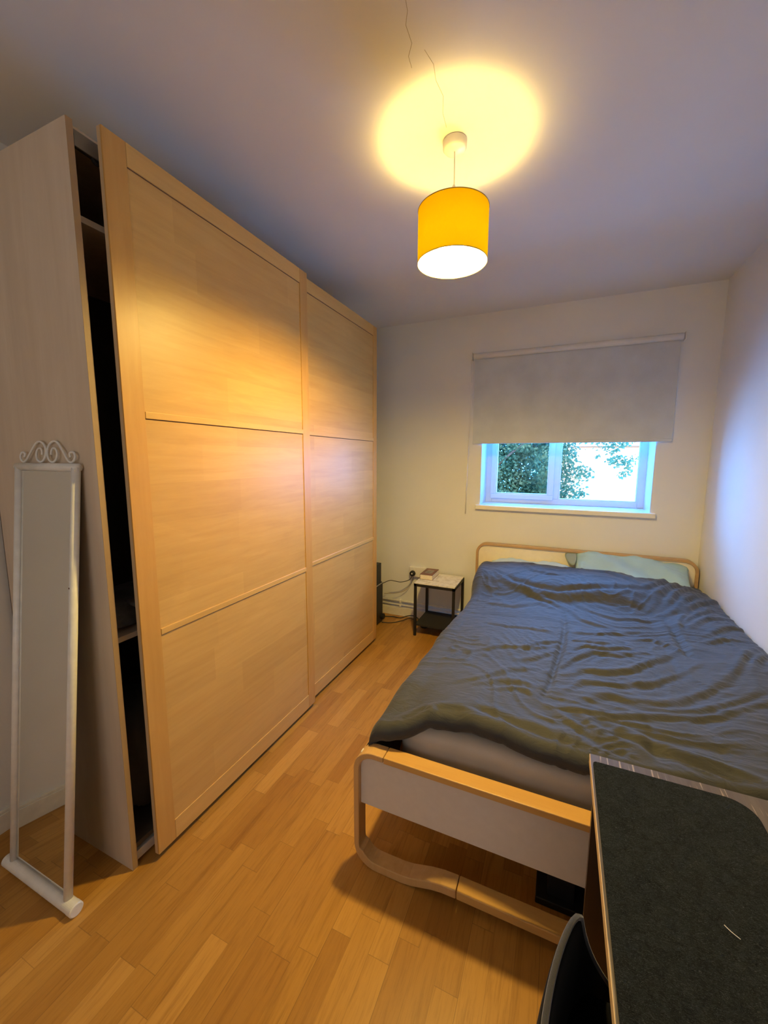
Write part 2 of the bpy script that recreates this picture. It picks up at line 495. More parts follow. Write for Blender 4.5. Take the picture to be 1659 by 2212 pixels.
box(WX0, WX1, YB, YB+.42, 0, WZ0-.038, bm)
box(WX0, WX1, YB, YB+.42, WZ1, ZC, bm)
struct('wall_back', bm, M['wall'])
def skirting(name, x0, x1, y0, y1, axis):
    bm = box(x0, x1, y0, y1, 0, .075)
    if axis == 'y': box(x0, x1-.004, y0, y1, .075, .085, bm)
    else: box(x0, x1, y0+.004, y1, .075, .085, bm)
    o = struct(name, bm, M['skirting'], bevel=.002)
skirting('baseboard_left', XL, XL+.016, YR, .765, 'y')
skirting('baseboard_back', XL, XR, YB-.018, YB, 'x')
bm = box(XR-.016, XR, YR, YB-.018, 0, .085)
struct('baseboard_right', bm, M['skirting'])

# window: reveal lined with upvc boards, fixed light and casement
win = thing('window_1', 'white framed window with a left casement and a fixed right pane', 'window', (0, 3.60, WZ0))
win['kind'] = 'structure'
FY = 3.585
bm = box(WX0, WX0+.055, FY, FY+.07, WZ0, WZ1); box(WX1-.045, WX1, FY, FY+.07, WZ0, WZ1, bm)
box(WX0+.055, WX1-.045, FY, FY+.07, WZ0, WZ0+.045, bm); box(WX0+.055, WX1-.045, FY, FY+.07, WZ1-.045, WZ1, bm)
box(-.060, -.012, FY, FY+.07, WZ0+.045, WZ1-.045, bm)
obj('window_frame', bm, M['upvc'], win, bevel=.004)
def ring(x0, x1, z0, z1, w, y0, y1, bm=None):
    bm = box(x0, x1, y0, y1, z0, z0+w, bm); box(x0, x1, y0, y1, z1-w, z1, bm)
    box(x0, x0+w, y0, y1, z0+w, z1-w, bm); box(x1-w, x1, y0, y1, z0+w, z1-w, bm); return bm
bm = ring(WX0+.045, -.052, WZ0+.035, WZ1-.035, .040, FY-.018, FY+.05)
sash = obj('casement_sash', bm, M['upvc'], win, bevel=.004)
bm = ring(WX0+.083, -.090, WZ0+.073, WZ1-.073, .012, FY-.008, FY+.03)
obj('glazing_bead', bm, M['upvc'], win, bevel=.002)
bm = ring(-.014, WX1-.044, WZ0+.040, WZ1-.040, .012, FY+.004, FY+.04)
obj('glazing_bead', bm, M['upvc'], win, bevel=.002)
obj('window_pane', box(WX0+.09, -.095, FY+.020, FY+.026, WZ0+.08, WZ1-.08), M['glass'], win)
obj('window_pane', box(-.008, WX1-.050, FY+.026, FY+.032, WZ0+.045, WZ1-.045), M['glass'], win)
bm = box(WX0-.004, WX0+.004, YB+.002, FY, WZ0, WZ1); box(WX1-.004, WX1+.004, YB+.002, FY, WZ0, WZ1, bm)
box(WX0, WX1, YB+.002, FY, WZ1-.004, WZ1+.004, bm)
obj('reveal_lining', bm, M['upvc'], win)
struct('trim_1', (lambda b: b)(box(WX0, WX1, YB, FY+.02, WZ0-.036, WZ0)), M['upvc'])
bm = box(WX0-.030, WX1+.028, YB-.030, YB, WZ0-.036, WZ0)
struct('trim_2', bm, M['white_plastic'], bevel=.005)

# second window in the wall behind the photographer
bm = ring(RWX0, RWX1, RWZ0, RWZ1, .055, YR-.16, YR-.10)
box(-.255, -.205, YR-.16, YR-.10, RWZ0+.055, RWZ1-.055, bm)
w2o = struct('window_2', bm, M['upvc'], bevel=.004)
obj('window_pane', box(RWX0+.05, RWX1-.05, YR-.135, YR-.129, RWZ0+.05, RWZ1-.05), M['glass'], w2o)

# ------------------------------------------------------------------ outdoors: tree and house
tree = thing('tree', 'leafy green tree growing outside behind the left window pane', 'tree', (-1.1, 8.6, -4.0))
bmk = tube([(-1.1, 8.6, -4), (-1.15, 9.2, -1), (-1.5, 9.2, .8), (-1.5, 9.1, 2.2), (-1.4, 9.1, 4.0)], [.22, .18, .14, .11, .05], n=12)
obj('trunk', bmk, M['bark'], tree, smooth=True)
branches = [[(-1.5, 9.2, .3), (-1.3, 8.0, 1.1), (-.6, 7.6, 1.75)], [(-1.5, 9.2, .9), (-.3, 8.4, 1.85), (.6, 7.9, 2.05), (1.5, 7.8, 1.75)],
            [(-1.5, 9.1, 1.8), (-.2, 8.4, 2.1), (.9, 7.8, 2.2)], [(-1.5, 9.2, 0), (-.4, 8.1, .5), (0.1, 7.9, .75)]]
for b in branches:
    obj('branch', tube(smooth_path(b, 5), [.055-.045*i/(5*(len(b)-1)) for i in range(5*(len(b)-1)+1)], n=8), M['bark'], tree, smooth=True)
def leaf_mesh(centres):
    bm = bmesh.new()
    for c, r, n in centres:
        for _ in range(n):
            d = Vector((random.gauss(0, 1), random.gauss(0, 1), random.gauss(0, 1))).normalized()*r*random.random()**.45
            p = Vector(c) + d
            ax = Vector((random.uniform(-1, 1), random.uniform(-1, 1), random.uniform(-1, .4))).normalized()
            sd = ax.cross(Vector((random.uniform(-1, 1), random.uniform(-1, 1), random.uniform(-1, 1)))).normalized()
            nn = ax.cross(sd); L = random.uniform(.045, .085); Wd = L*.32
            v = [bm.verts.new(q) for q in (p, p+ax*L*.45+sd*Wd+nn*L*.08, p+ax*L, p+ax*L*.45-sd*Wd+nn*L*.08)]
            bm.faces.new(v)
    return bm
cl = []
for i in range(9):   # crown filling the left pane
    for j in range(11):
        cl.append(((-1.62+.185*i+random.uniform(-.07, .07), random.uniform(7.6, 9.0), .30+.19*j+random.uniform(-.07, .07)), random.uniform(.24, .36), 300))
for i in range(16):
    cl.append(((random.uniform(-2.6, -.2), random.uniform(7.6, 9.2), random.uniform(-.6, 3.4)), random.uniform(.4, .6), 160))
THIN = [(.02, 1.8, .22, 170), (.08, 1.55, .22, 170), (.10, 1.3, .24, 190), (.12, 1.05, .22, 150), (.10, .85, .20, 120), (.15, .68, .2, 70),
        (.30, 1.22, .18, 70), (.42, 1.15, .12, 26), (.33, .86, .12, 40), (.28, .68, .16, 40), (.35, 1.75, .2, 26), (.28, 1.95, .3, 120),
        (.62, 1.72, .16, 40), (.80, 1.70, .16, 70), (.95, 1.72, .12, 40), (.78, 1.50, .12, 30), (.86, 1.42, .13, 60), (.98, 1.38, .12, 60),
        (1.02, 1.24, .10, 34), (.90, 1.18, .06, 8), (1.12, 1.45, .08, 16), (.72, 1.38, .06, 8), (.58, 1.5, .06, 8), (.8, 2.0, .4, 160)]
for x, z, r, n in THIN: cl.append(((x, 7.85+random.uniform(-.15, .15), z), r, n))
obj('foliage', leaf_mesh(cl), M['leaf'], tree)
house = thing('house', 'pale sunlit house seen beyond the tree through the right pane', 'house', (4.5, 21, -4.0))
obj('house_wall', box(-1.0, 10, 20, 26, -4.0, 1.95), M['render_wall'], house)
obj('gutter', box(-1.1, 10.1, 19.85, 20.0, 1.93, 1.99), M['roof'], house)
bm = bmesh.new()
v = [bm.verts.new(p) for p in ((-1.1, 19.8, 2.0), (10.1, 19.8, 2.0), (10.1, 26.2, 2.0), (-1.1, 26.2, 2.0), (-1.1, 23, 4.2), (10.1, 23, 4.2))]
for f in ((0, 1, 5, 4), (2, 3, 4, 5), (0, 4, 3), (1, 2, 5), (0, 3, 2, 1)): bm.faces.new([v[i] for i in f])
obj('roof', bm, M['render_wall'], house)

# ------------------------------------------------------------------ wardrobe
X3, YW0, YW1, ZW = -1.2945, .7707, 2.7710, 2.364
XBK = -1.885
wd = thing('wardrobe', 'tall birch wardrobe with two sliding doors standing along the left wall', 'wardrobe', (-1.59, 1.77, 0))
def panel(name, *b, mat='inside', **k): return obj(name, box(*b), M[mat], wd, **k)
for y in (YW0, YW1-.018):
    sp = panel('side_panel', XBK, X3-.0012, y, y+.018, 0, ZW, mat='carcass')
    obj('edge_band', box(X3-.0012, X3, y, y+.018, 0, ZW), M['carcass_edge'], sp)
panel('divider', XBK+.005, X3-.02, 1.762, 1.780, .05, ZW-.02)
panel('top_panel', XBK, X3-.022, YW0+.018, YW1-.018, ZW-.018, ZW, mat='carcass')
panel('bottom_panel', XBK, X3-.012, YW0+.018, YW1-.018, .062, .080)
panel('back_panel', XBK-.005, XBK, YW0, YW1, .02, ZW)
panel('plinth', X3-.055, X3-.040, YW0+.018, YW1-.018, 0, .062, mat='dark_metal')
for z in (2.118, .820):
    panel('shelf', XBK+.005, X3-.030, YW0+.018, 1.762, z, z+.018, mat='carcass')
    panel('shelf', XBK+.005, X3-.030, 1.780, YW1-.018, z, z+.018, mat='carcass')
# running gear: top track behind the doors, floor rail in front of the plinth
bm = box(X3-.030, X3-.004, YW0+.02, YW1-.02, ZW-.034, ZW-.019); box(X3-.006, X3-.002, YW0+.02, YW1-.02, ZW-.062, ZW-.03, bm)
obj('top_track', bm, plain('grey_track', (.22, .20, .17), .4, .3), wd)
bm = box(X3-.030, X3-.012, YW0+.022, YW1-.02, .012, .046)
obj('bottom_track', bm, M['track'], wd, bevel=.002)
gear = tube([(X3-.02, .80, 2.315), (X3-.02, .845, 2.312), (X3-.01, .88, 2.325)], .008)
lathe([(.016, -.006), (.018, 0), (.016, .006)], (X3-.018, .86, 2.312), 20, gear, 'x')
obj('door_roller', gear, M['dark_metal'], wd, smooth=False)

def door(xf, y0, y1, th, near_w, far_w):
    z0, z1 = .025, 2.3675
    g1, g2, g3, g4 = 2.3015, 1.5623, .8252, .1015
    xb = xf-th
    core = box(xb, xf-.0035, y0+.004, y1-.004, z0+.002, z1-.002)
    d = obj('sliding_door', core, M['door_panel'], wd)
    for a, b in ((y0, y0+near_w), (y1-far_w, y1)):
        obj('stile', box(xf-.006, xf, a, b, z0, z1), M['door_stile'], d, bevel=.0008)
    for a in (y0, y1-.004):
        obj('edge_band', box(xb, xf-.006, a, a+.004, z0, z1), M['door_edge'], d)
    ya, yb = y0+near_w+.0008, y1-far_w-.0008
    obj('rail', box(xf-.006, xf, ya, yb, g1, z1), M['door_rail'], d, bevel=.0008)
    obj('rail', box(xf-.006, xf, ya, yb, z0, g4), M['door_rail'], d, bevel=.0008)
    for g in (g2, g3):
        obj('moulding', box(xf-.006, xf+.0015, ya, yb, g, g+.022), M['door_rail'], d, bevel=.0012)
    for za, zb in ((g1-.0035, g1), (g2-.0030, g2), (g3-.0026, g3)):
        obj('shadow_gap', box(xf-.0045, xf-.0032, ya, yb, za, zb), M['gap'], d)
    return d
M['gap'] = plain('groove_shade', (.12, .06, .025), .8)  # dark strips on the panel face, coloured as the shade in the grooves
door(-1.2418, .8326, 1.8353, .020, .070, .062)
door(-1.2734, 1.752, 2.7550, .0195, .070, .058)

# clothes on the lower shelf and a bag on the wardrobe floor, just visible through the gap
def lump(cx, cy, cz, sx, sy, sz, seed, amp=.12, n=24, bm=None):
    rnd = random.Random(seed); ph = [(rnd.uniform(2, 7), rnd.uniform(2, 7), rnd.uniform(0, 6)) for _ in range(5)]
    bm = bm or bmesh.new(); rows = []
    for i in range(n+1):
        a = -PI/2+PI*i/n; row = []
        for k in range(2*n):
            b = 2*PI*k/(2*n)
            ca, sa = math.copysign(abs(math.cos(a))**.5, math.cos(a)), math.copysign(abs(math.sin(a))**.7, math.sin(a))
            cb, sb = math.copysign(abs(math.cos(b))**.6, math.cos(b)), math.copysign(abs(math.sin(b))**.6, math.sin(b))
            w = 1+amp*sum(math.sin(p*a+q*b+r) for p, q, r in ph)/3
            row.append(bm.verts.new((cx+sx*ca*cb*w, cy+sy*ca*sb*w, max(cz-sz, cz+sz*sa*w))))
        rows.append(row)
    for A, B in zip(rows, rows[1:]):
        for k in range(2*n): bm.faces.new((A[k], A[(k+1) % (2*n)], B[(k+1) % (2*n)], B[k]))
    bmesh.ops.remove_doubles(bm, verts=bm.verts, dist=1e-5)
    return bm
tag(obj('folded_clothes', lump(-1.49, 1.02, .838+.045, .14, .18, .045, 3, .25), M['cloth_dark'], smooth=True),
    'grey crumpled clothes lying on the lower shelf inside the open wardrobe', 'clothes')
tag(obj('storage_bag', lump(-1.52, 1.0, .080+.22, .17, .17, .22, 5, .10), plain('dark_bag', (.07, .065, .06), .8), smooth=True),
    'dark bag standing on the floor of the open wardrobe', 'bag')

# ------------------------------------------------------------------ leaning mirror
mir = thing('floor_mirror', 'narrow white framed mirror with scroll top leaning on the wardrobe side', 'mirror', (-1.524, .607, .0205))
LEAN = math.atan2(.757-.607, 1.42)
mir.rotation_euler = (-LEAN, 0, 0)
FW, FH = .169, 1.405
def L(name, bm, mat, parent=None, **k): return obj(name, bm, mat, parent or mir, local=True, **k)
bm = tube([(-FW+.012, 0, .004), (-FW+.012, 0, FH-.012)], .0125, n=14); L('frame_rail', bm, M['white_metal'], smooth=True)
bm = tube([(FW-.012, 0, .004), (FW-.012, 0, FH-.012)], .0125, n=14); L('frame_rail', bm, M['white_metal'], smooth=True)
bm = tube([(-FW+.0, 0, FH-.012), (FW-.0, 0, FH-.012)], .0125, n=14); L('frame_rail', bm, M['white_metal'], smooth=True)
base = L('base_bar', lathe([(.0, -.200), (.017, -.200), (.0205, -.196), (.0205, .180), (.0, .180)], (0, 0, 0), 32, None, 'x'), M['white_metal'])
L('end_cap', lathe([(.0, .2030), (.018, .2030), (.0212, .200), (.0212, .180), (.0, .180)], (0, 0, 0), 32, None, 'x'), M['white_metal'], base)
L('backing_board', box(-FW+.014, FW-.014, .004, .009, .03, FH-.02), M['grey_felt'])
gl = L('mirror_glass', box(-FW+.030, FW-.026, -.001, .003, .035, FH-.026), M['mirror'])
L('glass_bevel', ring(-FW+.0245, FW-.0225, .031, FH-.022, .006, -.0005, .0035), plain('bevel_glass', (.42, .42, .40), .15), gl)
def scroll(sx):
    P = [(-40, 255), (-42, 222), (-56, 196), (-80, 205), (-92, 245), (-84, 295), (-55, 319), (-24, 300), (-7, 250), (-12, 190), (-36, 148), (-68, 135),
         (-98, 152), (-125, 195), (-155, 250), (-182, 300), (-210, 320), (-234, 300), (-241, 266), (-230, 238), (-210, 232), (-196, 250), (-204, 276)]
    return [(sx*x*.000628, 0, FH+(327-y)*.00036+.001) for x, y in P]
for sx in (-1, 1):
    L('scroll', tube(smooth_path(scroll(sx), 4), .0034, n=8), M['white_metal'], smooth=True)
L('paint_chip', lathe([(.0, -.0135), (.003, -.0132), (.0, -.0128)], (FW-.013, 0, 1.02), 8, None, 'y'), M['chip'])

# ------------------------------------------------------------------ pendant lamp
LX, LY = -.412, 1.55
lamp = thing('pendant_lamp', 'lit yellow drum pendant lamp hanging from the ceiling', 'lamp', (LX, LY, ZC))
obj('ceiling_rose', lathe([(0, 0), (.041, 0), (.0425, -.003), (.0415, -.024), (.036, -.031), (.006, -.034), (.0, -.034)], (LX, LY, ZC), 40), M['white_plastic'], lamp, smooth=True)
obj('cord', tube([(LX, LY, ZC-.03), (LX+.001, LY, 2.43), (LX, LY, 2.36)], .0022, n=8), M['white_plastic'], lamp, smooth=True)
obj('lamp_holder', lathe([(0, .085), (.005, .085), (.0075, .07), (.009, .04), (.017, .032), (.019, 0), (.017, -.03), (0, -.03)], (LX, LY, 2.325), 24), M['white_plastic'], lamp, smooth=True)
R0, Z0, Z1 = .1265, 2.150, 2.328
def shell(r, z0, z1, n=96):
    bm = bmesh.new(); A = []; B = []
    for k in range(n):
        a = 2*PI*k/n
        A.append(bm.verts.new((LX+r*math.cos(a), LY+r*math.sin(a), z0))); B.append(bm.verts.new((LX+r*math.cos(a), LY+r*math.sin(a), z1)))
    for k in range(n): bm.faces.new((A[k], A[(k+1) % n], B[(k+1) % n], B[k]))
    return bm
sh = obj('lamp_shade', shell(R0, Z0, Z1), M['shade'], lamp, smooth=True)
obj('shade_lining', shell(R0-.0012, Z0, Z1), M['lining'], sh, smooth=True)
for z in (Z0, Z1):
    obj('shade_rim', tube([(LX+R0*math.cos(2*PI*k/72), LY+R0*math.sin(2*PI*k/72), z) for k in range(72)], .0016, n=6, closed=True), M['shade_trim'], sh, smooth=True)
bm = bmesh.new()
for k in range(3):
    a = 2*PI*k/3+.5
    tube([(LX+.019*math.cos(a), LY+.019*math.sin(a), 2.318), (LX+R0*math.cos(a), LY+R0*math.sin(a), Z1-.002)], .0014, bm, 6)
obj('shade_spider', bm, M['white_metal'], lamp)
RB = .050
lb = obj('light_bulb', lathe([(RB*math.cos(math.radians(t)), RB*math.sin(math.radians(t))) for t in range(-90, 41, 10)] + [(.030, .042), (.021, .050), (.0165, .058)], (LX, LY, 2.2085), 32), M['bulb'], lamp, smooth=True)
obj('bulb_cap', lathe([(.0168, .057), (.0150, .065), (.013, .070), (.013, .092), (0, .092)], (LX, LY, 2.2085), 32), M['white_plastic'], lb, smooth=True)

# ------------------------------------------------------------------ roller blind
M['blind_tube'] = fabric('blind_roll', (.70, .69, .68), .8, 0, 500, .08)
bl = thing('roller_blind', 'off-white roller blind half lowered over the window', 'blind', (0, YB, 2.25))
bm = lathe([(0, -.680), (.020, -.680), (.0215, -.676), (.0215, .674), (.020, .678), (0, .678)], (0, YB-.033, 2.232), 32, None, 'x')
obj('roller_tube', bm, M['blind_tube'], bl, smooth=True)
for x in (-.690, .688):
    b_ = obj('bracket', box(x-.0035, x+.0035, YB-.056, YB, 2.206, 2.258), M['white_plastic'], bl, bevel=.002)
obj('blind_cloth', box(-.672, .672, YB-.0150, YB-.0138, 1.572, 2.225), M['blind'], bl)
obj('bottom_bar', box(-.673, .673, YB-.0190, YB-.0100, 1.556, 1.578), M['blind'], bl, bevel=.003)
loop = [(-.694, YB-.048, 2.25), (-.694, YB-.050, 1.9), (-.700, YB-.046, 1.55), (-.704, YB-.034, 1.5)]
obj('chain', tube(smooth_path([(-.694, YB-.050, 2.24), (-.697, YB-.046, 1.8), (-.704, YB-.030, 1.40)], 5), .0016, n=6), M['white_plastic'], bl, smooth=True)
obj('chain', tube(smooth_path([(-.694, YB-.012, 2.24), (-.690, YB-.014, 1.8), (-.700, YB-.018, 1.45)], 5), .0013, n=6), M['white_plastic'], bl, smooth=True)
obj('wand', tube([(-.702, YB-.030, 1.66), (-.712, YB-.022, .985)], .0042, n=8), M['white_plastic'], bl, smooth=True)

# ------------------------------------------------------------------ bed
BX0, BX1 = -.602, .884
bed = thing('bed', 'double bed with bent birch frame and white panels below the window', 'bed', ((BX0+BX1)/2, 2.2, 0))
FY0, FY1 = 1.112, 1.168
def arc(cx, cz, r, a0, a1, n=10): return [(cx+r*math.cos(math.radians(a0+(a1-a0)*i/n)), cz+r*math.sin(math.radians(a0+(a1-a0)*i/n))) for i in range(n+1)]
FT = .448
left = [(-.4905, FT), (-.53, FT)] + arc(BX0+.075, FT-.075, .075, 90, 180, 10)[1:] + arc(BX0+.085, .085, .085, 180, 270, 10)
wave = [(BX0+.13, .0), (BX0+.18, .001), (BX0+.215, .006), (BX0+.25, .016), (BX0+.285, .026), (BX0+.32, .032), (-.2335, .034)]
path = left + wave
# direction runs counter-clockwise seen from the front, so the inside lies to the left: negate thickness
def thick(P): return [-(.020 if z > .05 else .030) for x, z in P]
obj('frame_corner', band(path, thick(path), FY0, FY1), M['birch_side'], bed, bevel=.003)
cx = (BX0+BX1)/2
mir_p = [(2*cx-x, z) for x, z in path][::-1]
obj('frame_corner', band(mir_p, thick(mir_p), FY0, FY1), M['birch_side'], bed, bevel=.003)
xe = 2*cx
obj('top_rail', box(-.4890, xe+.4890, FY0, FY1, FT-.022, FT), M['birch'], bed, bevel=.0025)
obj('bottom_rail', box(-.2320, xe+.2320, FY0, FY1, .034, .064), M['birch'], bed, bevel=.003)
obj('footboard_panel', box(BX0+.019, BX1-.019, FY0+.020, FY0+.038, .232, FT-.0205), M['white_panel'], bed)
# headboard
HT = .765; HY0, HY1 = 3.236, 3.286
hp = [(BX0, .0), (BX0, .2)] + arc(BX0+.085, HT-.085, .085, 180, 90, 10) + arc(BX1-.085, HT-.085, .085, 90, 0, 10) + [(BX1, .2), (BX1, 0)]
obj('headboard_frame', band(hp, .020, HY0, HY1), wood('headboard_birch', (.46, .29, .14), (.38, .23, .10), (.54, .36, .19), 'x', .4), bed, bevel=.003)
ip = [(BX0+.019, .20)] + arc(BX0+.085, HT-.085, .066, 180, 90, 8) + arc(BX1-.085, HT-.085, .066, 90, 0, 8) + [(BX1-.019, .20)]
bm = bmesh.new()
f1 = [bm.verts.new((x, HY0+.012, z)) for x, z in ip]; f2 = [bm.verts.new((x, HY0+.030, z)) for x, z in ip]
bm.faces.new(f1); bm.faces.new(f2[::-1])
for i in range(len(ip)): bm.faces.new((f1[i], f2[i], f2[(i+1) % len(ip)], f1[(i+1) % len(ip)]))
obj('headboard_panel', bm, M['cream_panel'], bed)
for x in (BX0+.035, BX1-.055):
    obj('side_rail', box(x, x+.020, FY1-.02, HY0+.012, .235, .395), M['white_panel'], bed, bevel=.002)
bm = bmesh.new()
for i in range(14): box(BX0+.055, BX1-.055, 1.22+i*.145, 1.29+i*.145, .255, .270, bm)
obj('bed_slats', bm, M['birch'], bed)
obj('centre_beam', box(cx-.02, cx+.02, 1.19, 3.22, .205, .250), M['black_metal'], bed)
for y in (1.30, 2.25):
    bm = box(.035, .115, y-.04, y+.04, .022, .205); box(.0, .15, y-.065, y+.065, 0, .024, bm)
    box(cx-.02, .115, y-.02, y+.02, .19, .205, bm)
    obj('centre_leg', bm, M['black_plastic'], bed, bevel=.003)

# mattress in a fitted sheet
def rounded_block(x0, x1, y0, y1, z0, z1, r, nx=40, ny=60, nz=10, amp=.0, seed=1, crown=.0):
    """A soft block: superellipse edges, optional crown and slight surface dents."""
    rnd = random.Random(seed); ph = [(rnd.uniform(3, 14), rnd.uniform(3, 14), rnd.uniform(0, 6)) for _ in range(6)]
    bm = box(0, 1, 0, 1, 0, 1)
    bmesh.ops.subdivide_edges(bm, edges=[e for e in bm.edges if abs(e.verts[0].co.x-e.verts[1].co.x) > .5], cuts=nx, use_grid_fill=True)
    bmesh.ops.subdivide_edges(bm, edges=[e for e in bm.edges if abs(e.verts[0].co.y-e.verts[1].co.y) > .5], cuts=ny, use_grid_fill=True)
    bmesh.ops.subdivide_edges(bm, edges=[e for e in bm.edges if abs(e.verts[0].co.z-e.verts[1].co.z) > .5], cuts=nz, use_grid_fill=True)
    c = Vector(((x0+x1)/2, (y0+y1)/2, (z0+z1)/2)); h = Vector(((x1-x0)/2, (y1-y0)/2, (z1-z0)/2))
    for v in bm.verts:
        q = Vector(((v.co.x*2-1)*h.x, (v.co.y*2-1)*h.y, (v.co.z*2-1)*h.z))
        k = Vector((max(-h.x+r, min(h.x-r, q.x)), max(-h.y+r, min(h.y-r, q.y)), max(-h.z+r, min(h.z-r, q.z))))
        d = q-k
        if d.length > 1e-9: q = k + d.normalized()*r if d.length > r else q
        p = c+q
        if amp: p.z += amp*sum(math.sin(a*p.x+b*p.y+e) for a, b, e in ph)/3 if q.z > 0 else 0
        v.co = p
    return bm
mt = rounded_block(-.478, .872, 1.214, 3.225, .272, .515, .055)
for v in mt.verts:
    if v.co.y < 1.3:
        v.co.y += .004*math.sin(v.co.x*17+v.co.z*11) + .003*math.sin(v.co.x*41+1)*max(0, (v.co.z-.3)/.2)
tag(obj('mattress', mt, M['sheet'], smooth=True), 'thick mattress in a taupe fitted sheet lying on the bed frame', 'mattress')

# ------------------------------------------------------------------ duvet
FOLDS = [
(0.016,0.045,[(-0.348,2.708),(-0.214,2.634),(-0.064,2.593),(0.09,2.594),(0.212,2.632),(0.367,2.638),(0.475,2.624),(0.535,2.559)]),
(-0.014,0.03,[(-0.359,2.779),(-0.25,2.682),(-0.124,2.634),(0.02,2.631),(0.159,2.672),(0.295,2.703),(0.431,2.748),(0.527,2.8)]),
(0.01,0.025,[(-0.22,3.039),(-0.142,2.878),(-0.046,2.845),(0.06,2.868)]),
(0.012,0.03,[(0.229,3.008),(0.333,3.018),(0.423,2.923),(0.52,2.836)]),
(0.014,0.03,[(0.751,3.172),(0.645,3.039),(0.568,2.899),(0.473,2.775)]),
(0.014,0.03,[(0.762,3.092),(0.65,2.922),(0.558,2.755),(0.532,2.678)]),
(0.012,0.025,[(0.805,3.05),(0.676,2.854),(0.568,2.613)]),
(0.012,0.025,[(0.854,2.987),(0.708,2.779),(0.58,2.561)]),
(-0.012,0.02,[(0.556,2.495),(0.566,2.332),(0.557,2.08),(0.584,2.044)]),
(0.01,0.02,[(0.707,2.676),(0.604,2.464),(0.592,2.359)]),
(0.014,0.03,[(0.88,2.857),(0.762,2.761),(0.652,2.631),(0.556,2.55)]),
(0.01,0.02,[(0.828,2.711),(0.694,2.575),(0.608,2.431)]),
(0.012,0.025,[(0.859,2.596),(0.74,2.542),(0.641,2.398)]),
(0.012,0.03,[(0.881,2.474),(0.796,2.451),(0.678,2.308)]),
(-0.015,0.016,[(0.056,2.382),(0.061,2.136),(0.049,1.955),(0.021,1.724),(0.006,1.578),(-0.018,1.431)]),
(-0.007,0.015,[(0.06,2.015),(0.134,2.02),(0.238,2.039),(0.323,2.092)]),
(0.012,0.025,[(-0.219,2.68),(-0.12,2.573),(-0.004,2.522),(0.075,2.431)]),
(0.009,0.022,[(0.069,2.469),(0.146,2.31),(0.214,2.288),(0.301,2.261)]),
(0.009,0.022,[(0.09,2.565),(0.201,2.447),(0.317,2.405),(0.447,2.446),(0.524,2.498)]),
(0.008,0.02,[(0.094,2.12),(0.205,2.154),(0.307,2.216),(0.422,2.283)]),
(0.006,0.02,[(-0.366,2.116),(-0.207,2.081),(-0.089,2.101),(0.027,2.09)]),
(0.009,0.025,[(-0.352,1.436),(-0.251,1.501),(-0.154,1.625),(-0.025,1.704)]),
(0.007,0.02,[(-0.368,1.715),(-0.222,1.833),(-0.074,1.873),(0.039,1.95)]),
(0.008,0.02,[(-0.152,1.786),(-0.057,1.935),(0.049,2.01)]),
(0.007,0.02,[(-0.144,1.717),(-0.068,1.775),(0.029,1.893)]),
(0.01,0.025,[(-0.285,1.438),(-0.179,1.523),(-0.09,1.544),(-0.001,1.521)]),
(0.008,0.02,[(-0.186,1.447),(-0.104,1.501),(-0.016,1.464)]),
(0.01,0.022,[(0.022,1.703),(0.088,1.822),(0.17,1.931),(0.267,1.937),(0.382,2.026)]),
(0.009,0.02,[(0.07,1.911),(0.133,1.979),(0.233,1.985),(0.359,2.067)]),
(0.011,0.025,[(0.032,1.627),(0.123,1.749),(0.214,1.769),(0.308,1.832),(0.418,1.97),(0.513,2.085)]),
(0.01,0.022,[(0.041,1.523),(0.119,1.647),(0.248,1.686),(0.382,1.765),(0.522,1.927)]),
(0.012,0.028,[(0.081,1.475),(0.198,1.584),(0.274,1.578),(0.392,1.614),(0.536,1.761),(0.736,2.023)]),
(0.012,0.022,[(-0.014,1.425),(0.081,1.444),(0.184,1.433),(0.336,1.508),(0.527,1.6),(0.718,1.76)]),
(0.01,0.02,[(0.27,1.544),(0.382,1.564),(0.5,1.624),(0.746,1.838)]),
(0.013,0.028,[(0.073,1.456),(0.11,1.414),(0.149,1.338),(0.213,1.307),(0.297,1.29)]),
(0.015,0.03,[(-0.458,1.08),(-0.415,1.165),(-0.361,1.27),(-0.279,1.291),(-0.14,1.247),(-0.034,1.22),(0.101,1.202)]),
(0.01,0.022,[(-0.489,1.092),(-0.469,1.214),(-0.397,1.269),(-0.321,1.221),(-0.194,1.198),(-0.069,1.216)]),
(0.013,0.03,[(-0.302,1.312),(-0.2,1.319),(-0.084,1.299),(0.006,1.287),(0.104,1.27),(0.18,1.237)]),
(0.016,0.03,[(0.126,1.435),(0.214,1.38),(0.271,1.356),(0.365,1.331),(0.479,1.33),(0.556,1.308)]),
(0.011,0.022,[(0.003,1.41),(0.086,1.348),(0.159,1.294),(0.245,1.266)]),
(-0.014,0.025,[(0.301,1.381),(0.295,1.31),(0.317,1.268)]),
(0.012,0.03,[(0.184,1.433),(0.319,1.414),(0.482,1.438),(0.611,1.462)]),
(0.009,0.03,[(-0.394,2.422),(-0.215,2.384),(-0.085,2.486),(0.049,2.419)]),
(0.009,0.02,[(0.34,2.141),(0.442,2.216),(0.511,2.162),(0.554,2.066)]),
(0.009,0.02,[(0.637,2.219),(0.73,2.288),(0.826,2.304)]),
(0.01,0.025,[(0.652,1.905),(0.769,2.127),(0.847,2.26)]),
(0.01,0.025,[(0.723,1.936),(0.828,2.153),(0.868,2.27)]),
]

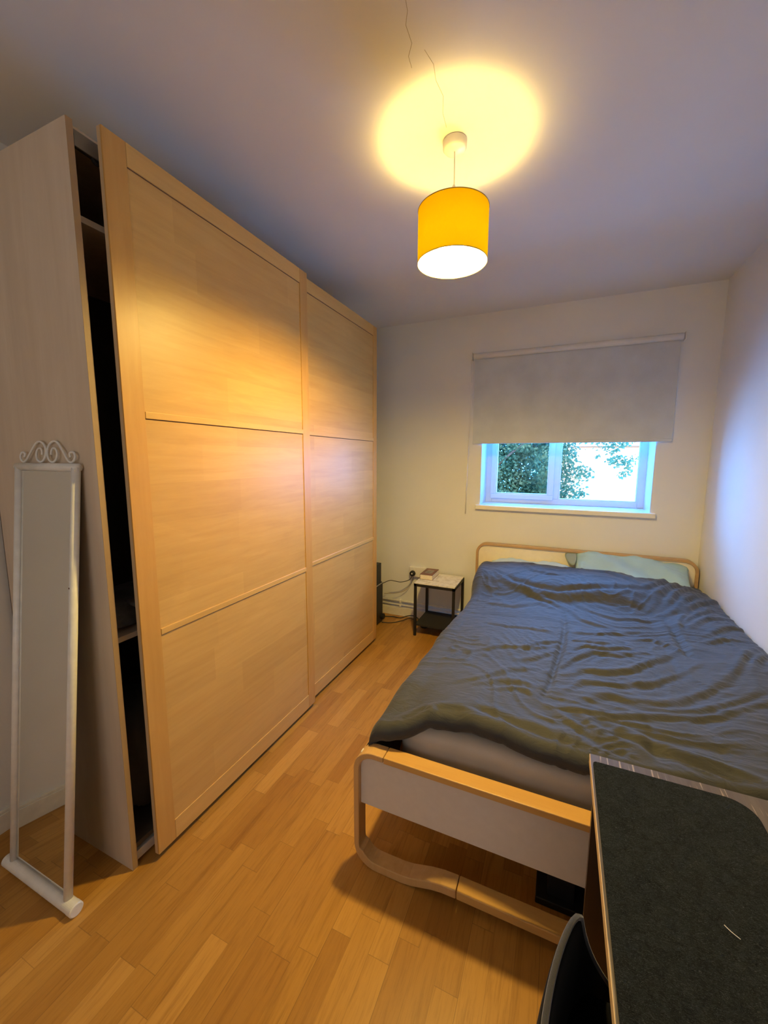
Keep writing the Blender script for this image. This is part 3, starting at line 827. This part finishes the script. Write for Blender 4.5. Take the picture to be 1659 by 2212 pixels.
def seg_dist(X, Y, ax, ay, bx, by):
    dx, dy = bx-ax, by-ay; L2 = dx*dx+dy*dy+1e-12
    t = np.clip(((X-ax)*dx+(Y-ay)*dy)/L2, 0, 1)
    px, py = X-(ax+t*dx), Y-(ay+t*dy)
    return np.hypot(px, py), px*(-dy)+py*dx, t
def vnoise(X, Y, seed):
    rs = np.random.RandomState(seed); g = rs.rand(64, 64)
    xi = np.floor(X).astype(int); yi = np.floor(Y).astype(int); fx = X-xi; fy = Y-yi
    fx = fx*fx*(3-2*fx); fy = fy*fy*(3-2*fy)
    a = g[yi % 64, xi % 64]; b = g[yi % 64, (xi+1) % 64]; c = g[(yi+1) % 64, xi % 64]; d = g[(yi+1) % 64, (xi+1) % 64]
    return (a*(1-fx)+b*fx)*(1-fy)+(c*(1-fx)+d*fx)*fy-.5
def sstep(a, b, x):
    t = np.clip((x-a)/(b-a), 0, 1); return t*t*(3-2*t)
def duvet_height(X, Y):
    """Top surface of the duvet over the bed, without the hanging edges."""
    z = .560 + .0*X
    # gentle bed-wide swell, quilted pockets
    z += .018*np.sin((X+.5)/1.38*PI)
    z += .010*np.abs(np.sin((X-.02)*PI/.46))**.6*np.abs(np.sin((Y-.15)*PI/.52))**.6
    z += .014*vnoise(X*3.1+7, Y*2.6+3, 3)
    # pillows beneath the head end lift it
    head = sstep(2.52, 2.82, Y + .10*vnoise(X*3+2, X*0+5, 9) - .06*np.clip(X-.3, 0, 1))
    z += head*(.098 - .045*sstep(.35, .85, X))
    z += .035*sstep(.45, .85, X)*sstep(1.4, 1.9, Y)*(1-head)
    # traced folds: a ridge with a trough on its near side
    D = np.zeros_like(X)
    for amp, w, pts in FOLDS:
        w = w*1.0
        best = np.full(X.shape, 9.); side = np.zeros_like(X); along = np.zeros_like(X)
        n = len(pts)-1
        for i in range(n):
            d, s, t = seg_dist(X, Y, *pts[i], *pts[i+1])
            mk = d < best
            best = np.where(mk, d, best); side = np.where(mk, np.sign(s), side); along = np.where(mk, (i+t)/n, along)
        taper = np.sin(np.clip(along, .02, .98)*PI)**.6
        sd = best*side
        # orient so that the positive side faces the foot of the bed
        ori = np.sign(pts[-1][0]-pts[0][0]) or 1
        sd = sd*(1 if abs(pts[-1][0]-pts[0][0]) > .02 else 1)*ori
        wob = 1+.5*vnoise(X*14+amp*900, Y*14, 21)
        ww = w*.80*wob
        if amp > 0:
            h = np.exp(-(sd/ww)**2) - .55*np.exp(-((sd+1.25*ww)/(.8*ww))**2) + .25*np.exp(-((sd-2.2*ww)/(1.3*ww))**2)
        else:
            h = np.exp(-(sd/ww)**2) - .3*np.exp(-((np.abs(sd)-1.6*ww)/ww)**2)
        D += amp*.95*taper*h
    z += .034*np.tanh(D/.034)*(.78+.22*sstep(1.35, 1.8, Y))
    # fine drag wrinkles running mostly across the bed
    u = X*5+.9*vnoise(X*4, Y*4, 5)*4; v = Y*20+1.8*vnoise(X*3.3, Y*3.3, 6)*6
    rid = 1-np.abs(vnoise(u, v, 8)*2)
    z += .0050*(rid**3-.4)*(.4+1.2*np.clip(vnoise(X*2.3, Y*2.3, 12)+.5, 0, 1))
    rid2 = 1-np.abs(vnoise(u*2.3+5, v*1.7, 15)*2)
    z += .0022*(rid2**2-.4)
    return z
def make_duvet():
    NX, NY = 300, 380
    Yf, Yh = 1.256, 3.045
    # parameters past the flat top: overhang lengths
    sx = np.concatenate([np.linspace(-.30, -.0001, 60), np.linspace(0, 1, 200), np.linspace(1.0001, 1.12, 24)])
    sy = np.concatenate([np.linspace(-.13, -.0001, 34), np.linspace(0, 1, 300), np.linspace(1.0001, 1.10, 18)])
    U, V = np.meshgrid(sx, sy)
    u_in = np.clip(U, 0, 1); v_in = np.clip(V, 0, 1)
    foot_curve = .020*np.sin(u_in*9+.6) + .03*sstep(.55, 1.0, u_in) - .075*np.exp(-(u_in/.11)**2)
    yy = (Yf + foot_curve)*(1-v_in) + (Yh + .015*np.sin(u_in*7))*v_in
    # left break line bellies out towards the foot
    xl = -.455 - .050*(1-sstep(0, .55, v_in)) + .012*np.sin(v_in*11) - .01*sstep(.7, .9, v_in)
    xr = .852 - .03*sstep(.85, 1.0, v_in)
    xx = xl*(1-u_in) + xr*u_in
    Z = duvet_height(xx, yy)
    def roll(s, R, maxang, extra_scale=1.0):
        """arc then straight: returns (outward, drop) for arc length s"""
        La = R*maxang
        th = np.clip(s/R, 0, maxang)
        out = R*np.sin(th); drop = R*(1-np.cos(th))
        rest = np.clip(s-La, 0, None)
        return out+rest*np.cos(maxang), drop+rest*np.sin(maxang)
    # left side
    hang = .52+.48*(1-sstep(.0, .30, v_in)) - .12*sstep(.6, 1, v_in) + .10*np.sin(v_in*14)
    sL = np.clip(-U, 0, None)*hang
    oL, dL = roll(sL, .060, math.radians(96))
    wav = .010*np.sin(yy*24+2*vnoise(yy*4, yy*0, 2))*sstep(.03, .14, sL) + .012*vnoise(yy*9, sL*12, 31)*sstep(.02, .1, sL)
    sR = np.clip(U-1, 0, None)
    oR, dR = roll(sR, .035, math.radians(92))
    sF = np.clip(-V, 0, None)*(.80+.35*np.sin(u_in*8+.5)*.5)
    oF, dF = roll(sF, .036, math.radians(150))
    sH = np.clip(V-1, 0, None)
    oH, dH = roll(sH, .038, math.radians(110))
    Xp = xx - oL - wav + oR
    Yp = yy - oF + oH
    Zp = Z - dL - dR - dF - dH
    # the left foot corner falls lower and pushes out
    corner = sstep(.12, 0, u_in)*sstep(.12, 0, v_in)
    Zp -= .035*corner
    Xp = np.minimum(Xp, XR-.018)
    bm = bmesh.new()
    vs = [bm.verts.new((float(a), float(b), float(c))) for a, b, c in zip(Xp.ravel(), Yp.ravel(), Zp.ravel())]
    H_, W_ = U.shape
    for j in range(H_-1):
        for i in range(W_-1):
            bm.faces.new((vs[j*W_+i], vs[j*W_+i+1], vs[(j+1)*W_+i+1], vs[(j+1)*W_+i]))
    o = obj('duvet', bm, M['duvet'], smooth=True)
    s = o.modifiers.new('thickness', 'SOLIDIFY'); s.thickness = .012; s.offset = -1
    return tag(o, 'rumpled charcoal duvet spread over the whole bed', 'duvet')
make_duvet()

# ------------------------------------------------------------------ pillows
def pillow_bm(w, d, h, seed, flap=.0):
    rnd = random.Random(seed); N = 48; bm = bmesh.new(); top = []; bot = []
    def prof(a): return max(0, 1-abs(a)**3.2)**.5
    for j in range(N+1):
        rt_, rb_ = [], []
        for i in range(N+1):
            a, b = -1+2*i/N, -1+2*j/N
            pin = 1-.08*(1-abs(a)**2)*abs(b)**6; pin2 = 1-.06*(1-abs(b)**2)*abs(a)**6
            x, y = a*w/2*pin2, b*d/2*pin
            t = prof(a)*prof(b)
            wr = .012*math.sin(7*a+5*b+seed)*t + .007*math.sin(19*a-9*b*abs(b)+seed*2)*t*(1-t*.5) + .005*math.sin(31*b+6*a)*t*(1-t)
            rt_.append(bm.verts.new((x, y, h/2*t+wr)))
            rb_.append(rt_[-1] if (i in (0, N) or j in (0, N)) else bm.verts.new((x, y, -h/2*t+wr*.3)))
        top.append(rt_); bot.append(rb_)
    for j in range(N):
        for i in range(N):
            bm.faces.new((top[j][i], top[j][i+1], top[j+1][i+1], top[j+1][i]))
            q = (bot[j][i], bot[j+1][i], bot[j+1][i+1], bot[j][i+1])
            if len(set(q)) > 2:
                try: bm.faces.new(q)
                except ValueError: pass
    return bm
def pillow(name, w, d, h, loc, rot, mat, seed, label):
    o = obj(name, pillow_bm(w, d, h, seed), mat, smooth=True)
    o.location = loc; o.rotation_euler = rot
    return tag(o, label, 'pillow')
pt = pillow('pillow', .72, .40, .13, (.470, 3.120, .643), (math.radians(27), math.radians(3.0), math.radians(-1)), M['pillow_teal'], 3,
       'pale teal pillow propped against the right half of the headboard')
bm = bmesh.new()      # open end of the pillowcase, folded over at the left
fl = [(-.345, .17, .012), (-.40, .185, .006), (-.425, .12, .010), (-.395, .04, .012), (-.345, -.02, .018), (-.335, .08, .045)]
vv = [bm.verts.new(p) for p in fl]; c0 = bm.verts.new((-.37, .10, .035))
for i in range(6): bm.faces.new((vv[i], vv[(i+1) % 6], c0))
fo = L('open_hem', bm, fabric('pillow_hem', (.25, .30, .24), .8, .1), pt, smooth=True, sub=2)
so = fo.modifiers.new('t', 'SOLIDIFY'); so.thickness = .004
pillow('pillow', .66, .42, .13, (-.150, 3.055, .596), (math.radians(6), 0, 0), M['pillow_blue'], 8,
       'pale blue pillow mostly hidden under the duvet on the left of the bed')

# ------------------------------------------------------------------ bedside table and things on it
TX0, TX1, TY0, TY1, TZ = -1.036, -.702, 2.958, 3.290, .444
tb = thing('bedside_table', 'small black metal side table with pale marble-look top by the bed', 'table', ((TX0+TX1)/2, (TY0+TY1)/2, 0))
obj('table_top', box(TX0+.002, TX1-.002, TY0+.002, TY1-.002, TZ-.008, TZ+.003), M['marble'], tb, bevel=.001)
bm = box(TX0, TX1, TY0, TY0+.020, TZ-.026, TZ-.004); box(TX0, TX1, TY1-.020, TY1, TZ-.026, TZ-.004, bm)
box(TX0, TX0+.020, TY0, TY1, TZ-.026, TZ-.004, bm); box(TX1-.020, TX1, TY0, TY1, TZ-.026, TZ-.004, bm)
obj('table_frame', bm, M['black_metal'], tb)
for x in (TX0, TX1-.020):
    for y in (TY0, TY1-.020):
        obj('leg', box(x, x+.020, y, y+.020, 0, TZ-.024), M['black_metal'], tb, bevel=.001)
obj('lower_shelf', box(TX0+.010, TX1-.010, TY0+.010, TY1-.010, .085, .100), M['ash'], tb)
bk = thing('book', 'thick paperback book with red-brown cover lying on the bedside table', 'book', (-.972, 3.16, TZ+.003))
z0 = TZ+.003
bk_pages = obj('pages', box(-1.022, -.920, 3.072, 3.268, z0+.002, z0+.040), M['page'], bk)
obj('cover', (lambda b: (box(-1.024, -.918, 3.070, 3.270, z0+.040, z0+.0425, b), box(-1.0245, -1.022, 3.070, 3.270, z0, z0+.0425, b))[0])(box(-1.024, -.918, 3.070, 3.270, z0, z0+.002)), plain('book_cover', (.16, .055, .04), .4, var=.5, scale=22), bk)
obj('cover_picture', box(-1.000, -.940, 3.12, 3.22, z0+.0425, z0+.0428), plain('cover_print', (.22, .21, .20), .4, var=.5, scale=30), bk)

# wall socket, plug, cords
sk = thing('wall_socket', 'white double wall socket on the back wall beside the table', 'socket', (-1.12, YB, .43))
obj('socket_box', box(-1.196, -1.046, YB-.034, YB, .392, .480), M['white_plastic'], sk, bevel=.004)
for x in (-1.155, -1.085):
    obj('socket_switch', box(x-.007, x+.007, YB-.037, YB-.033, .452, .470), M['white_plastic'], sk, bevel=.001)
pl = thing('plug', 'black plug with black cord in the left socket outlet', 'plug', (-1.160, YB-.034, .425))
obj('plug_body', lathe([(0, 0), (.024, 0), (.026, -.008), (.024, -.026), (.014, -.032), (0, -.032)], (-1.160, YB-.0345, .425), 24, None, 'y'), M['black_plastic'], pl, smooth=True)
obj('fuse_label', lathe([(0, -.033), (.007, -.0328), (.007, -.031)], (-1.160, YB-.0345, .427), 16, None, 'y'), M['white_plastic'], pl)
cord = smooth_path([(-1.160, 3.262, .405), (-1.180, 3.24, .372), (-1.245, 3.20, .355), (-1.32, 3.16, .372), (-1.365, 3.13, .358), (-1.43, 3.10, .32)], 6)
obj('cord', tube(cord, .0032, n=8), M['black_plastic'], pl, smooth=True)
c2 = smooth_path([(-1.165, YB-.008, .392), (-1.18, 3.30, .33), (-1.23, 3.28, .26), (-1.31, 3.26, .225), (-1.42, 3.24, .215)], 6)
tag(obj('grey_cord', tube(c2, .0026, n=8), M['grey_cable'], smooth=True), 'thin grey-green cord curving from the socket down towards the black box', 'cable')
for z, lab in ((.142, 'upper of the two white pipes running above the skirting board'), (.104, 'lower of the two white pipes running above the skirting board')):
    p = thing('heating_pipe', lab, 'pipe', (-1.0, YB-.016, z), 'white heating pipes along the back wall')
    obj('pipe_run', tube([(XL+.01, YB-.016, z), (.85, YB-.016, z)], .0105, n=12), M['pipe'], p, smooth=True)
    obj('pipe_clip', box(-1.292, -1.274, YB-.030, YB, z-.015, z+.015), M['white_plastic'], p, bevel=.003)
f1 = smooth_path([(-1.43, 3.20, .008), (-1.34, 3.235, .008), (-1.26, 3.24, .007), (-1.19, 3.262, .030), (-1.13, 3.265, .034), (-1.08, 3.262, .010), (-1.00, 3.25, .008), (-.9, 3.26, .008)], 6)
f2 = smooth_path([(-1.375, 3.085, .006), (-1.29, 3.11, .006), (-1.22, 3.175, .012), (-1.17, 3.23, .020), (-1.10, 3.23, .008), (-1.02, 3.20, .006), (-.95, 3.22, .006)], 6)
tag(obj('floor_cable', tube(f1, .0042, n=8), M['black_plastic'], smooth=True), 'black cable lying against the skirting board behind the table legs', 'cable')
tag(obj('floor_cable', tube(f2, .0036, n=8), M['black_plastic'], smooth=True), 'black cable looping over the floor from the black box to the table', 'cable')
ad = thing('power_adapter', 'round black adapter lying on the floor behind the table front leg', 'adapter', (-1.02, 3.13, 0))
obj('adapter_body', lathe([(0, 0), (.030, 0), (.036, .010), (.036, .045), (.028, .056), (0, .058)], (-1.005, 3.15, 0.0), 24), M['black_plastic'], ad, smooth=True)
obj('adapter_pins', box(-1.012, -.998, 3.145, 3.155, .056, .072), M['brass'], ad)

# black boxes in the corner past the wardrobe
lo = thing('floor_speaker', 'black box with pale top edge standing on floor past the wardrobe', 'speaker', (-1.46, 3.04, 0))
obj('cabinet', box(-1.56, -1.384, 2.93, 3.125, .012, .352), wood('black_ash', (.014, .012, .011), (.010, .009, .008), (.024, .021, .019), 'z', .5), lo, bevel=.003)
obj('top_edge', box(-1.56, -1.383, 2.928, 3.127, .352, .358), plain('silver_edge', (.40, .38, .36), .4), lo)
for x in (-1.55, -1.41):
    for y in (2.94, 3.09): obj('foot', box(x, x+.02, y, y+.02, 0, .013), M['black_plastic'], lo)
obj('knob', lathe([(0, 0), (.026, 0), (.026, .020), (.020, .026), (0, .026)], (-1.384, 3.10, .055), 20, None, 'x'), M['black_plastic'], lo)
us = thing('desktop_speaker', 'slim black speaker standing on top of the black box', 'speaker', (-1.45, 3.06, .358))
obj('cabinet', box(-1.50, -1.392, 3.00, 3.11, .360, .536), M['black_plastic'], us, bevel=.003)
obj('speaker_base', box(-1.505, -1.388, 2.995, 3.115, .358, .366), M['black_plastic'], us)
obj('grille', box(-1.495, -1.397, 2.996, 3.000, .375, .530), plain('speaker_cloth', (.02, .02, .02), .9), us)

# ------------------------------------------------------------------ desk
DX0, DX1, DY0, DY1, DZ = .0985, XR-.006, -.25, .984, .750
dk = thing('desk', 'dark striped desk with pale edge standing against the right wall', 'desk', (.5, .4, 0))
obj('desk_top', box(DX0+.001, DX1, DY0, DY1, DZ-.022, DZ), M['desk'], dk)
obj('edge_band', box(DX0-.0002, DX0+.001, DY0, DY1, DZ-.022, DZ-.0005), M['desk_edge'], dk)
for y in (DY1-.045, DY0+.025):
    obj('leg_panel', box(.108, DX1-.02, y, y+.018, 0, DZ-.022), M['desk_side'], dk)
obj('modesty_panel', box(DX1-.05, DX1-.032, DY0+.043, DY1-.045, .35, DZ-.022), M['desk_side'], dk)
# felt desk mat with rounded corners
def rounded_plate(x0, x1, y0, y1, z0, z1, radii, n=12):
    P = []
    for (cx_, cy_, r, a0) in ((x1, y1, radii[0], 0), (x0, y1, radii[1], 90), (x0, y0, radii[2], 180), (x1, y0, radii[3], 270)):
        ox = cx_ - r if cx_ == x1 else cx_ + r; oy = cy_ - r if cy_ == y1 else cy_ + r
        for i in range(n+1):
            a = math.radians(a0+90*i/n); P.append((ox+r*math.cos(a), oy+r*math.sin(a)))
    bm = bmesh.new()
    a = [bm.verts.new((x, y, z0)) for x, y in P]; b = [bm.verts.new((x, y, z1)) for x, y in P]
    bm.faces.new(a[::-1]); bm.faces.new(b)
    for i in range(len(P)): bm.faces.new((a[i], a[(i+1) % len(P)], b[(i+1) % len(P)], b[i]))
    return bm
tag(obj('desk_mat', rounded_plate(.1035, .386, .02, .955, DZ, DZ+.0045, (.045, .008, .02, .045)), M['felt']),
    'charcoal felt mat with rounded corner lying along the left edge of the desk', 'desk mat')
tag(obj('white_thread', tube(smooth_path([(.258, .667, DZ+.0056), (.264, .660, DZ+.006), (.273, .654, DZ+.0056)], 5), .0005, n=5), M['white_plastic']),
    'tiny pale curved thread lying on the felt mat', 'thread')

# ------------------------------------------------------------------ chair tucked beside the desk
ch = thing('desk_chair', 'dark upholstered chair with curved back standing at the left desk edge', 'chair', (.27, .40, 0))
def tub_back():
    """Curved shell: arc in plan, tapering towards its top, 3.5 cm thick."""
    bm = bmesh.new(); NA, NZ = 40, 20; outer = []; inner = []
    cx_, cy_ = .566, .425
    for j in range(NZ+1):
        t = j/NZ; ro, ri = [], []
        for i in range(NA+1):
            s = -1+2.65*i/NA
            top = .705 - .035*min(1, abs(s))**10 - .42*max(0, s-1)**.8
            z = .27 + (top-.27)*t
            ang = math.radians(180 - s*26)
            R = .560 - .012*t
            dx = -.012*(1-t)
            thk = .013*(1-min(1, abs(s))**8*.6)*(1-.55*t**6)
            ro.append(bm.verts.new((cx_+dx+(R+thk)*math.cos(ang), cy_+(R+thk)*math.sin(ang), z)))
            ri.append(bm.verts.new((cx_+dx+(R-thk)*math.cos(ang), cy_+(R-thk)*math.sin(ang), z)))
        outer.append(ro); inner.append(ri)
    for A in (outer, inner):
        for j in range(NZ):
            for i in range(NA): bm.faces.new((A[j][i], A[j][i+1], A[j+1][i+1], A[j+1][i]))
    for i in range(NA):
        bm.faces.new((outer[-1][i], outer[-1][i+1], inner[-1][i+1], inner[-1][i])); bm.faces.new((outer[0][i], inner[0][i], inner[0][i+1], outer[0][i+1]))
    for j in range(NZ):
        for e in (0, NA): bm.faces.new((outer[j][e], outer[j+1][e], inner[j+1][e], inner[j][e]))
    rim = [(v.co+w.co)/2 for v, w in zip(outer[-1], inner[-1])]
    e0 = [(outer[j][NA].co+inner[j][NA].co)/2 for j in range(NZ, 3, -1)]
    return bm, rim, e0
bm, rim, e0 = tub_back()
rim = [v.copy() for v in rim]; e0 = [v.copy() for v in e0]
backrest = obj('backrest', bm, M['chair'], ch, smooth=True, sub=1)
obj('piping', tube(rim, .0045, n=8), M['chair_pipe'], backrest, smooth=True)
obj('seat', rounded_block(.045, .50, .17, .72, .41, .475, .028, 20, 20, 6), M['chair'], ch, smooth=True)
obj('seat_frame', box(.07, .48, .225, .625, .385, .412), M['black_metal'], ch)
for x, y in ((.08, .235), (.08, .60), (.465, .235), (.465, .60)):
    sgn = -1 if x < .2 else 1; sy = -1 if y < .4 else 1
    obj('leg', tube([(x, y, .39), (x+sgn*.015, y+sy*.015, 0)], [.013, .009], n=12), M['black_metal'], ch, smooth=True)
